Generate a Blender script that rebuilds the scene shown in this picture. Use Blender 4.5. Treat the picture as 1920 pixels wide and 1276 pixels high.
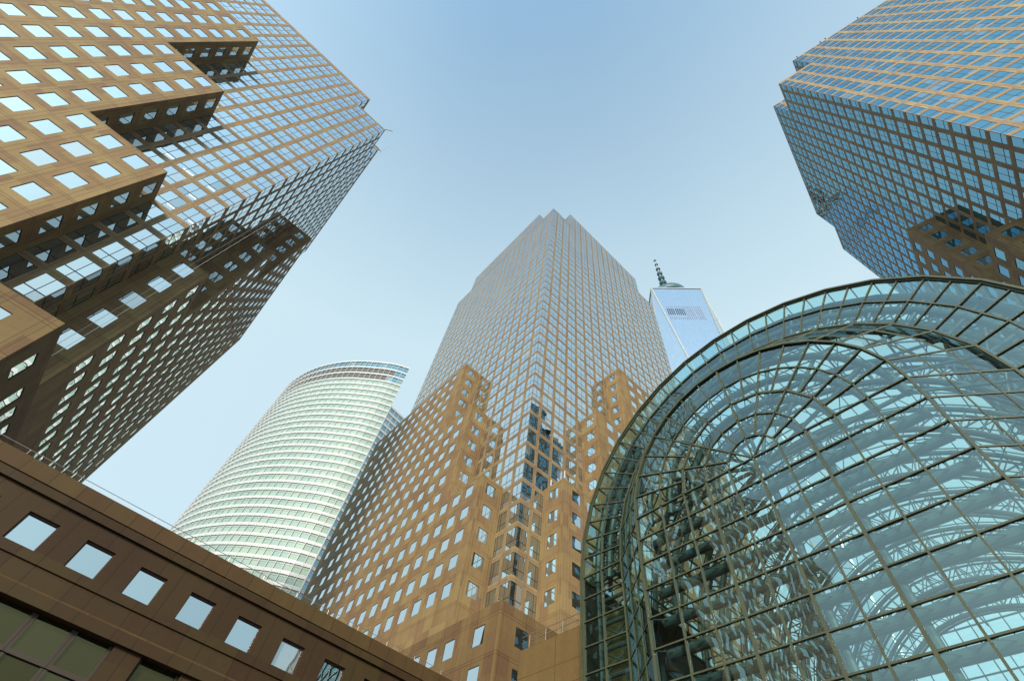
import bpy, math, random
from math import sin, cos, pi, radians, sqrt, floor
from mathutils import Vector, Matrix
random.seed(7)
sc = bpy.context.scene
col = sc.collection
for o in list(bpy.data.objects): bpy.data.objects.remove(o)

# ------------------------------------------------------------------ camera
cd = bpy.data.cameras.new('camera'); cam = bpy.data.objects.new('camera', cd); col.objects.link(cam)
CR = Vector((0.73045977, -0.67440923, 0.1077066))
CU = Vector((-0.61632274, -0.58299862, 0.52939484))
CF = Vector((0.29423597, 0.45308366, 0.84151078))
m = Matrix.Identity(4)
for i in range(3):
    m[i][0] = CR[i]; m[i][1] = CU[i]; m[i][2] = -CF[i]
m[2][3] = 1.7
cam.matrix_world = m
cd.sensor_width = 36; cd.sensor_fit = 'HORIZONTAL'; cd.lens = 902.4 * 36 / 1920
cd.clip_start = 0.1; cd.clip_end = 6000
sc.camera = cam
EYE = Vector((0, 0, 1.7))

# ------------------------------------------------------------------ sky, sun, exposure
HAZE_MIN, HAZE_COL, SKY_AXIS = 0.19, (2.20, 2.85, 3.15), (-0.20, -0.12, 0.97)
SUN_GLOW = 1.8
SUN_EL, SUN_AZ = 19.0, 222.0          # azimuth counted from +X towards +Y: light comes from the south-west
w = bpy.data.worlds.new('World'); sc.world = w; w.use_nodes = True
nt = w.node_tree; nt.nodes.clear()
wo = nt.nodes.new('ShaderNodeOutputWorld'); bg = nt.nodes.new('ShaderNodeBackground')
sky = nt.nodes.new('ShaderNodeTexSky'); sky.sky_type = 'NISHITA'; sky.sun_disc = False
sky.sun_elevation = radians(SUN_EL); sky.sun_rotation = radians(90 - SUN_AZ)
sky.air_density = 1.0; sky.dust_density = 1.0; sky.ozone_density = 1.5; sky.altitude = 0
bg.inputs[1].default_value = 0.15
# pale summer haze thickening from the zenith to the horizon
tc_ = nt.nodes.new('ShaderNodeTexCoord'); sx_ = nt.nodes.new('ShaderNodeSeparateXYZ'); nt.links.new(tc_.outputs['Generated'], sx_.inputs[0])
def wm(op, a, b=0.0):
    nd = nt.nodes.new('ShaderNodeMath'); nd.operation = op
    for i, x in enumerate((a, b)):
        if hasattr(x, 'is_linked'): nt.links.new(x, nd.inputs[i])
        else: nd.inputs[i].default_value = x
    return nd.outputs[0]
dp_ = nt.nodes.new('ShaderNodeVectorMath'); dp_.operation = 'DOT_PRODUCT'; nt.links.new(tc_.outputs['Generated'], dp_.inputs[0]); dp_.inputs[1].default_value = SKY_AXIS
zc = wm('MINIMUM', wm('MAXIMUM', dp_.outputs['Value'], -0.2), 0.99999)
ang = wm('ARCCOSINE', zc)
ang = wm('SUBTRACT', wm('SQRT', wm('ADD', wm('MULTIPLY', ang, ang), 0.03)), 0.1732)
nzw = nt.nodes.new('ShaderNodeTexNoise'); nzw.inputs['Scale'].default_value = 1.6; nzw.inputs['Detail'].default_value = 5; nt.links.new(tc_.outputs['Generated'], nzw.inputs['Vector'])
uneven = wm('MULTIPLY', wm('SUBTRACT', nzw.outputs[0], 0.5), 0.16)
hz = wm('MINIMUM', wm('ADD', wm('ADD', wm('MULTIPLY', ang, 1.12), HAZE_MIN), uneven), 0.95)
mxw = nt.nodes.new('ShaderNodeMix'); mxw.data_type = 'RGBA'; nt.links.new(hz, mxw.inputs[0]); tn = nt.nodes.new('ShaderNodeMix'); tn.data_type = 'RGBA'; tn.blend_type = 'MULTIPLY'; tn.inputs[0].default_value = 1.0; nt.links.new(sky.outputs[0], tn.inputs[6]); tn.inputs[7].default_value = (0.89, 1.25, 1.25, 1); nt.links.new(tn.outputs[2], mxw.inputs[6]); mxw.inputs[7].default_value = (*HAZE_COL, 1)
# the sky is brighter on the sun's side
ds_ = nt.nodes.new('ShaderNodeVectorMath'); ds_.operation = 'DOT_PRODUCT'; nt.links.new(tc_.outputs['Generated'], ds_.inputs[0]); ds_.inputs[1].default_value = (cos(radians(SUN_AZ - 20)), sin(radians(SUN_AZ - 20)), 0.0)
glow = wm('MULTIPLY', wm('POWER', wm('MAXIMUM', wm('ADD', wm('MULTIPLY', ds_.outputs['Value'], 0.5), 0.5), 0.0), 5.5), SUN_GLOW)
gs_ = nt.nodes.new('ShaderNodeVectorMath'); gs_.operation = 'SCALE'; gs_.inputs[0].default_value = (1.10, 1.0, 0.86); nt.links.new(glow, gs_.inputs['Scale'])
ga_ = nt.nodes.new('ShaderNodeVectorMath'); ga_.operation = 'ADD'; nt.links.new(gs_.outputs[0], ga_.inputs[0]); ga_.inputs[1].default_value = (1, 1, 1)
gv_ = nt.nodes.new('ShaderNodeVectorMath'); gv_.operation = 'MULTIPLY'; nt.links.new(mxw.outputs[2], gv_.inputs[0]); nt.links.new(ga_.outputs[0], gv_.inputs[1])
nt.links.new(gv_.outputs[0], bg.inputs[0]); nt.links.new(bg.outputs[0], wo.inputs[0])
sd = bpy.data.lights.new('sun', 'SUN'); sd.energy = 2.7; sd.angle = radians(10); sd.color = (1.0, 0.88, 0.72)
so = bpy.data.objects.new('sun', sd); col.objects.link(so)
dv = Vector((cos(radians(SUN_AZ)) * cos(radians(SUN_EL)), sin(radians(SUN_AZ)) * cos(radians(SUN_EL)), sin(radians(SUN_EL))))
so.rotation_euler = dv.to_track_quat('Z', 'Y').to_euler(); so.location = (0, 0, 500)
sc.view_settings.view_transform = 'Standard'; sc.view_settings.look = 'None'
sc.view_settings.exposure = 0.95; sc.view_settings.gamma = 1.0
sc.cycles.transparent_max_bounces = 40
sc.cycles.max_bounces = 10; sc.cycles.glossy_bounces = 5; sc.cycles.diffuse_bounces = 3
sc.cycles.caustics_reflective = False

# ------------------------------------------------------------------ material helpers
class NT:
    def __init__(s, name):
        s.m = bpy.data.materials.new(name); s.m.use_nodes = True; s.t = s.m.node_tree; s.t.nodes.clear()
        s.out = s.n('OutputMaterial')
    def n(s, typ, **k):
        nd = s.t.nodes.new('ShaderNode' + typ)
        for a, b in k.items(): setattr(nd, a, b)
        return nd
    def l(s, a, b): s.t.links.new(a, b)
    def val(s, sock, x):
        if hasattr(x, 'is_linked'): s.l(x, sock)
        else: sock.default_value = x
    def math(s, op, a, b=0.0, c=None, clamp=False):
        nd = s.n('Math', operation=op, use_clamp=clamp)
        s.val(nd.inputs[0], a); s.val(nd.inputs[1], b)
        if c is not None: s.val(nd.inputs[2], c)
        return nd.outputs[0]
    def mix(s, f, a, b, mode='MIX'):
        nd = s.n('Mix', data_type='RGBA', blend_type=mode)
        s.val(nd.inputs[0], f)
        for sock, x in ((nd.inputs[6], a), (nd.inputs[7], b)):
            if isinstance(x, tuple): sock.default_value = (*x, 1)
            else: s.l(x, sock)
        return nd.outputs[2]
    def noise(s, scale, detail=3, vec=None, rough=0.5):
        nd = s.n('TexNoise'); nd.inputs['Scale'].default_value = scale; nd.inputs['Detail'].default_value = detail
        nd.inputs['Roughness'].default_value = rough
        if vec is not None: s.l(vec, nd.inputs['Vector'])
        return nd.outputs[0]
    def ramp(s, x, a, b):
        nd = s.n('MapRange'); s.l(x, nd.inputs[0]); nd.inputs[1].default_value = a; nd.inputs[2].default_value = b
        return nd.outputs[0]

def stone_mat(name, c, ju, jv, width=0.0075, var=0.28, rough=0.5, cells=2.0, jdark=0.42):
    """granite panels: UV counts bays and storeys; joints where the UV fraction hits ju / jv"""
    k = NT(name)
    uv = k.n('UVMap'); sp = k.n('SeparateXYZ'); k.l(uv.outputs[0], sp.inputs[0])
    u, v = sp.outputs[0], sp.outputs[1]
    j = None
    for co, lst in ((u, ju), (v, jv)):
        for p in lst:
            f = k.math('FRACT', k.math('SUBTRACT', co, p - 0.5))
            d = k.math('ABSOLUTE', k.math('SUBTRACT', f, 0.5))
            t = k.math('LESS_THAN', d, width)
            j = t if j is None else k.math('MAXIMUM', j, t)
    cx = k.math('FLOOR', k.math('MULTIPLY', u, cells)); cy = k.math('FLOOR', k.math('MULTIPLY', v, cells))
    cv = k.n('CombineXYZ'); k.l(cx, cv.inputs[0]); k.l(cy, cv.inputs[1])
    wn = k.n('TexWhiteNoise', noise_dimensions='2D'); k.l(cv.outputs[0], wn.inputs['Vector'])
    g = k.n('NewGeometry')
    fine = k.noise(3.2, 6, g.outputs['Position'], 0.7)
    big = k.noise(0.11, 4, g.outputs['Position'])
    # rain streaks: noise stretched along z
    sx = k.n('VectorMath', operation='MULTIPLY'); k.l(g.outputs['Position'], sx.inputs[0]); sx.inputs[1].default_value = (1.3, 1.3, 0.10)
    st = k.noise(1.0, 4, sx.outputs[0], 0.6)
    b = k.math('ADD', k.math('MULTIPLY', wn.outputs[0], var), k.math('MULTIPLY', fine, 0.50))
    b = k.math('ADD', b, k.math('MULTIPLY', big, 0.34)); b = k.math('ADD', b, k.math('MULTIPLY', st, 0.40))
    b = k.math('ADD', b, 0.38 - var / 2)
    hv = k.n('HueSaturation'); hv.inputs['Color'].default_value = (*c, 1); k.l(b, hv.inputs['Value'])
    k.l(k.math('ADD', k.math('MULTIPLY', wn.outputs[0], 0.026), 0.487), hv.inputs['Hue'])
    colr = k.mix(k.math('MULTIPLY', j, 1 - jdark), hv.outputs[0], tuple(x * 0.12 for x in c))
    p = k.n('BsdfPrincipled'); k.l(colr, p.inputs['Base Color']); p.inputs['Specular IOR Level'].default_value = 0.22
    k.l(k.math('ADD', k.math('MULTIPLY', fine, 0.3), rough + 0.05), p.inputs['Roughness'])
    bp = k.n('Bump'); bp.inputs['Strength'].default_value = 0.25; bp.inputs['Distance'].default_value = 0.02
    k.l(fine, bp.inputs['Height']); k.l(bp.outputs[0], p.inputs['Normal'])
    k.l(p.outputs[0], k.out.inputs[0]); return k.m

def plain_mat(name, c, rough=0.5, metal=0.0, nz=0.25, scale=2.0):
    k = NT(name); g = k.n('NewGeometry')
    a = k.noise(scale, 5, g.outputs['Position'], 0.65)
    hv = k.n('HueSaturation'); hv.inputs['Color'].default_value = (*c, 1)
    k.l(k.math('ADD', k.math('MULTIPLY', a, nz * 2), 1 - nz), hv.inputs['Value'])
    p = k.n('BsdfPrincipled'); k.l(hv.outputs[0], p.inputs['Base Color']); p.inputs['Metallic'].default_value = metal
    k.l(k.math('ADD', k.math('MULTIPLY', a, 0.3), rough - 0.15), p.inputs['Roughness'])
    k.l(p.outputs[0], k.out.inputs[0]); return k.m

def warped_normal(k, wav, scale, tilt=1.0):
    """real panes are never flat: each one leans a little (attribute 'lean') and ripples"""
    g = k.n('NewGeometry')
    at = k.n('Attribute', attribute_name='lean')
    nz = k.n('TexNoise'); nz.inputs['Scale'].default_value = scale; nz.inputs['Detail'].default_value = 1.5
    k.l(g.outputs['Position'], nz.inputs['Vector'])
    s1 = k.n('VectorMath', operation='SUBTRACT'); k.l(nz.outputs['Color'], s1.inputs[0]); s1.inputs[1].default_value = (.5, .5, .5)
    s2 = k.n('VectorMath', operation='SCALE'); k.l(s1.outputs[0], s2.inputs[0]); s2.inputs['Scale'].default_value = wav
    s3 = k.n('VectorMath', operation='SCALE'); k.l(at.outputs['Vector'], s3.inputs[0]); s3.inputs['Scale'].default_value = tilt
    a1 = k.n('VectorMath', operation='ADD'); k.l(g.outputs['Normal'], a1.inputs[0]); k.l(s2.outputs[0], a1.inputs[1])
    a2 = k.n('VectorMath', operation='ADD'); k.l(a1.outputs[0], a2.inputs[0]); k.l(s3.outputs[0], a2.inputs[1])
    nn = k.n('VectorMath', operation='NORMALIZE'); k.l(a2.outputs[0], nn.inputs[0]); return nn.outputs[0]

def coated_glass(name, refl=(0.88, 0.97, 1.0), base=(0.008, 0.018, 0.022), f0=0.45, wav=0.022, scale=0.5, see=0.0, tilt=1.0):
    k = NT(name); nrm = warped_normal(k, wav, scale, tilt)
    lw = k.n('LayerWeight'); lw.inputs['Blend'].default_value = 0.35; k.l(nrm, lw.inputs['Normal'])
    at = k.n('Attribute', attribute_name='lean'); sc2 = k.n('VectorMath', operation='SCALE'); k.l(at.outputs['Vector'], sc2.inputs[0]); sc2.inputs['Scale'].default_value = 9000.0
    wn = k.n('TexWhiteNoise', noise_dimensions='3D'); k.l(sc2.outputs[0], wn.inputs['Vector'])
    blind = k.math('GREATER_THAN', wn.outputs['Value'], 0.86)
    fv = k.math('SUBTRACT', f0, k.math('ADD', k.math('MULTIPLY', wn.outputs['Value'], 0.10), k.math('MULTIPLY', blind, 0.16)))
    f = k.math('ADD', k.math('MULTIPLY', k.math('POWER', lw.outputs['Facing'], 0.9), k.math('SUBTRACT', 1.0, fv)), fv)
    gl = k.n('BsdfGlossy'); gl.inputs['Color'].default_value = (*refl, 1); gl.inputs['Roughness'].default_value = 0.0; k.l(nrm, gl.inputs['Normal'])
    if see > 0:
        under = k.n('BsdfTransparent'); under.inputs['Color'].default_value = (see, see, see * 0.95, 1)
    else:
        under = k.n('BsdfDiffuse'); k.l(k.mix(blind, base, tuple(x + 0.16 for x in base)), under.inputs['Color'])
    mx = k.n('MixShader'); k.l(f, mx.inputs[0]); k.l(under.outputs[0], mx.inputs[1]); k.l(gl.outputs[0], mx.inputs[2])
    k.l(mx.outputs[0], k.out.inputs[0]); return k.m

def clear_glass(name, tint=(0.60, 0.84, 0.81), f0=0.15, refl=(0.62, 0.82, 0.85), wav=0.05, scale=0.45, dirt=0.012):
    k = NT(name); nrm = warped_normal(k, wav, scale)
    lw = k.n('LayerWeight'); lw.inputs['Blend'].default_value = 0.35; k.l(nrm, lw.inputs['Normal'])
    f = k.math('ADD', k.math('MULTIPLY', k.math('POWER', lw.outputs['Facing'], 2.4), 0.92 - f0), f0)
    gl = k.n('BsdfGlossy'); gl.inputs['Color'].default_value = (*refl, 1); gl.inputs['Roughness'].default_value = 0.0; k.l(nrm, gl.inputs['Normal'])
    tr = k.n('BsdfTransparent'); tr.inputs['Color'].default_value = (*tint, 1)
    mx = k.n('MixShader'); k.l(f, mx.inputs[0]); k.l(tr.outputs[0], mx.inputs[1]); k.l(gl.outputs[0], mx.inputs[2])
    # thin uneven film of dust
    g = k.n('NewGeometry'); d = k.noise(0.9, 5, g.outputs['Position'], 0.6)
    df = k.n('BsdfDiffuse'); df.inputs['Color'].default_value = (0.42, 0.46, 0.42, 1)
    m2 = k.n('MixShader'); k.l(k.math('MULTIPLY', k.ramp(d, 0.35, 0.8), dirt, clamp=True), m2.inputs[0]); k.l(mx.outputs[0], m2.inputs[1]); k.l(df.outputs[0], m2.inputs[2])
    k.l(m2.outputs[0], k.out.inputs[0]); return k.m

def lamp_mat(name, c, s):
    k = NT(name); e = k.n('Emission'); e.inputs[0].default_value = (*c, 1); e.inputs[1].default_value = s
    k.l(e.outputs[0], k.out.inputs[0]); return k.m

STONE = (0.205, 0.136, 0.065)
M = {}
M['stone'] = stone_mat('granite_panels', STONE, (-0.075, 0.075), (-0.075, 0.005))
M['shaft_stone'] = stone_mat('granite_grid', (0.228, 0.162, 0.092), (-0.03, 0.03), (-0.15, -0.10))
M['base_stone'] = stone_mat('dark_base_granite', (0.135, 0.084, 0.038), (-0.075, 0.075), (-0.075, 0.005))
M['podium_shaded_stone'] = stone_mat('shaded_podium_granite', (0.036, 0.021, 0.0075), (0.0, 0.36), (), width=0.008, cells=1.0, var=0.2)  # dark base granite, colour lowered further to carry the wing's shade
M['cap_stone'] = stone_mat('parapet_granite', (0.064, 0.038, 0.014), (0.02, 0.52), (), width=0.008, cells=2.0, var=0.16)
M['link_stone'] = stone_mat('side_wall_granite', (0.125, 0.078, 0.030), (0.0,), (0.0, 0.4), width=0.006, cells=1.0, var=0.12)
M['glass'] = coated_glass('tower_glass')
M['glass_blue'] = coated_glass('blue_tower_glass', refl=(0.26, 0.50, 0.62), base=(0.004, 0.016, 0.022), f0=0.42)
M['glass_lit'] = coated_glass('lit_window_glass', see=0.8)
M['frame'] = plain_mat('bronze_frame', (0.035, 0.026, 0.02), 0.8, 0.0, 0.2, 1.0)
M['bead'] = plain_mat('light_bronze_frame', (0.22, 0.16, 0.10), 0.4, 0.0, 0.2, 1.0)
M['roof'] = plain_mat('roof_gravel', (0.16, 0.14, 0.12), 0.9, 0.0, 0.3, 1.0)
M['lamp'] = lamp_mat('fluorescent_tube', (1.0, 0.80, 0.50), 1.5)
M['lamp_warm'] = lamp_mat('warm_ceiling_lamp', (1.0, 0.55, 0.12), 5.0)
M['rail'] = plain_mat('steel_rail', (0.30, 0.27, 0.23), 0.4, 0.6, 0.15, 3.0)
M['white'] = plain_mat('white_paint', (0.40, 0.415, 0.43), 0.4, 0.0, 0.06, 0.8)
M['dark_metal'] = plain_mat('dark_steel', (0.06, 0.07, 0.075), 0.4, 0.5, 0.2, 2.0)

# ------------------------------------------------------------------ mesh helpers
Z = Vector((0, 0, 1))
class MB:
    def __init__(s): s.v = []; s.f = []; s.uv = []; s.lean = []
    def poly(s, pts, uv=None, lean=None):
        i = len(s.v); s.v += [tuple(p) for p in pts]; s.f.append(tuple(range(i, i + len(pts))))
        s.uv.append(uv or [(0.3, 0.3)] * len(pts)); s.lean.append(lean or (0, 0, 0))
    def box(s, o, a, b, c, uvs=None):
        """o corner, edge vectors a,b,c"""
        if a.cross(b).dot(c) < 0: a, b = b, a
        p = lambda i, j, k: o + a * i + b * j + c * k
        for q in (((0,0,0),(0,1,0),(1,1,0),(1,0,0)), ((0,0,1),(1,0,1),(1,1,1),(0,1,1)), ((0,0,0),(1,0,0),(1,0,1),(0,0,1)),
                  ((1,0,0),(1,1,0),(1,1,1),(1,0,1)), ((1,1,0),(0,1,0),(0,1,1),(1,1,1)), ((0,1,0),(0,0,0),(0,0,1),(0,1,1))):
            pts = [p(*t) for t in q]
            s.poly(pts, [uvs(x) for x in pts] if uvs else None)
    def bar(s, a, b, wd, ht, up=Z):
        d = (b - a)
        if d.length < 1e-5: return
        sd = d.normalized().cross(up)
        if sd.length < 1e-3: sd = d.normalized().cross(Vector((1, 0, 0)))
        sd.normalize(); u = sd.cross(d.normalized())
        s.box(a - sd * wd / 2 - u * ht / 2, sd * wd, u * ht, d)
    def tube(s, a, b, r, n=8, r2=None, cap=False):
        d = (b - a)
        if d.length < 1e-5: return
        d.normalize(); x = d.cross(Z if abs(d.z) < 0.95 else Vector((1, 0, 0))).normalized(); y = d.cross(x)
        r2 = r if r2 is None else r2
        ra = [a + (x * cos(2*pi*i/n) + y * sin(2*pi*i/n)) * r for i in range(n)]
        rb = [b + (x * cos(2*pi*i/n) + y * sin(2*pi*i/n)) * r2 for i in range(n)]
        for i in range(n): s.poly([ra[i], ra[(i+1) % n], rb[(i+1) % n], rb[i]])
        if cap: s.poly(ra[::-1]); s.poly(rb)
    def path(s, pts, r, n=8):
        for a, b in zip(pts, pts[1:]):
            e = (b - a).normalized() * r * 0.25; s.tube(a - e, b + e, r, n)
    def build(s, name, mat, parent=None, smooth=False, loc=None, rot=None):
        me = bpy.data.meshes.new(name)
        me.from_pydata(s.v, [], s.f); me.materials.append(mat)
        ul = me.uv_layers.new(name='UVMap')
        flat = [c for f in s.uv for p in f for c in p]
        ul.data.foreach_set('uv', flat)
        if any(l != (0, 0, 0) for l in s.lean):
            at = me.attributes.new('lean', 'FLOAT_VECTOR', 'FACE')
            at.data.foreach_set('vector', [c for l in s.lean for c in l])
        if smooth: me.polygons.foreach_set('use_smooth', [True] * len(me.polygons))
        me.update()
        o = bpy.data.objects.new(name, me); col.objects.link(o)
        if loc is not None: o.location = loc
        if parent is not None: o.parent = parent
        return o

def thing(name, label, cat, loc, group=None):
    o = bpy.data.objects.new(name, None); col.objects.link(o); o.location = loc
    o.empty_display_size = 1
    o['label'] = label; o['category'] = cat
    if group: o['group'] = group
    return o
def shift(mb, loc):
    mb.v = [(x - loc[0], y - loc[1], z - loc[2]) for x, y, z in mb.v]; return mb
class Thing:
    """collects world-space meshes as parts of one Empty"""
    def __init__(s, name, label, cat, loc, group=None):
        s.loc = loc; s.e = thing(name, label, cat, loc, group)
    def part(s, name, mb, mat, smooth=False, label=None):
        o = shift(mb, s.loc).build(name, mat, s.e, smooth)
        if label: o['label'] = label
        return o
    def own(s, name, mb, mat, origin, parent=None, smooth=False):
        """part with its own origin; parent None = the thing"""
        base = s.loc if parent is None else parent['_o']
        o = shift(mb, origin).build(name, mat, parent or s.e, smooth, loc=Vector(origin) - Vector(base))
        o['_o'] = tuple(origin); return o

def project(p):
    d = Vector(p) - EYE; c = d.dot(CF)
    if c <= 0.1: return None
    return (960 + 902.4 * d.dot(CR) / c, 638 - 902.4 * d.dot(CU) / c)
def shown(pts):
    q = [project(p) for p in pts]
    if any(x is None for x in q): return 0
    cx = sum(a for a, b in q) / len(q); cy = sum(b for a, b in q) / len(q)
    if not (-10 < cx < 1930 and -10 < cy < 1286): return 0
    ar = 0
    for (a, b), (c, d) in zip(q, q[1:] + q[:1]): ar += a * d - b * c
    c = sum((Vector(p) for p in pts), Vector()) / len(pts)
    return abs(ar) / 2
def jit(s): return tuple(random.gauss(0, s) for _ in range(3))

# podium and glass-hall sizes are needed for the line-of-sight tests
POD_Y, POD_TOP, POD_X0, POD_X1 = 35.0, 18.4, -60.0, 27.6
HS = 1.15
HX2, HX1, HCY, HCZ = 23.0, 25.82, 6.34 * HS, 1.7 + 18.9 * HS
def hidden(p):
    d = Vector(p) - EYE
    if d.y > 0:
        t = POD_Y / d.y
        if t < 0.995:
            q = EYE + d * t
            if q.z < POD_TOP and POD_X0 < q.x < POD_X1: return True
    if d.x > 0:
        t = HX1 / d.x
        if t < 0.99:
            q = EYE + d * t; r = 14 * HS
            if q.z < HCZ and abs(q.y - HCY) < r: return True
            if (q.y - HCY) ** 2 + (q.z - HCZ) ** 2 < r * r: return True
    return False

# ------------------------------------------------------------------ ground
g = MB(); S = 1500
for i in range(-6, 6):
    for j in range(-6, 6):
        a, b = i * 250, j * 250
        g.poly([(a, b, 0), (a + 250, b, 0), (a + 250, b + 250, 0), (a, b + 250, 0)], [(a / 3, b / 3), (a / 3 + 83, b / 3), (a / 3 + 83, b / 3 + 83), (a / 3, b / 3 + 83)])
go = g.build('plaza', stone_mat('plaza_paving', (0.13, 0.115, 0.10), (0.0,), (0.0,), width=0.01, cells=1.0, var=0.1)); go['kind'] = 'structure'

# ------------------------------------------------------------------ stepped granite office towers
class Face:
    def __init__(s, O, T, N):
        s.O = Vector((O[0], O[1], 0)); s.T = Vector((T[0], T[1], 0)); s.N = Vector((N[0], N[1], 0))
        s.flip = s.T.cross(Z).dot(s.N) < 0
    def p(s, t, z, n=0.0): return s.O + s.T * t + s.N * n + Z * z
    def quad(s, mb, t0, t1, z0, z1, n=0.0, uv=None, lean=None):
        c = [(t0, z0), (t1, z0), (t1, z1), (t0, z1)]
        if s.flip: c.reverse()
        mb.poly([s.p(t, z, n) for t, z in c], [uv(t, z) for t, z in c] if uv else None, lean)
    def reveal(s, mb, t0, t1, z0, z1, d, uv=None, sides='lrbt'):
        f = (lambda q: q[::-1]) if s.flip else (lambda q: q)
        u0 = uv((t0 + t1) / 2, z0) if uv else (0.3, 0.3)
        u = [(u0[0] + 0.25, u0[1] + 0.4)] * 4
        if 'b' in sides: mb.poly(f([s.p(t0, z0), s.p(t1, z0), s.p(t1, z0, -d), s.p(t0, z0, -d)][::-1]), u)
        if 't' in sides: mb.poly(f([s.p(t0, z1), s.p(t1, z1), s.p(t1, z1, -d), s.p(t0, z1, -d)]), u)
        if 'l' in sides: mb.poly(f([s.p(t0, z0), s.p(t0, z1), s.p(t0, z1, -d), s.p(t0, z0, -d)]), u)
        if 'r' in sides: mb.poly(f([s.p(t1, z0), s.p(t1, z1), s.p(t1, z1, -d), s.p(t1, z0, -d)][::-1]), u)
    def box(s, mb, t0, t1, z0, z1, n0, n1):
        mb.box(s.p(t0, z0, n0), s.T * (t1 - t0), Z * (z1 - z0), s.N * (n1 - n0))

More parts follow.
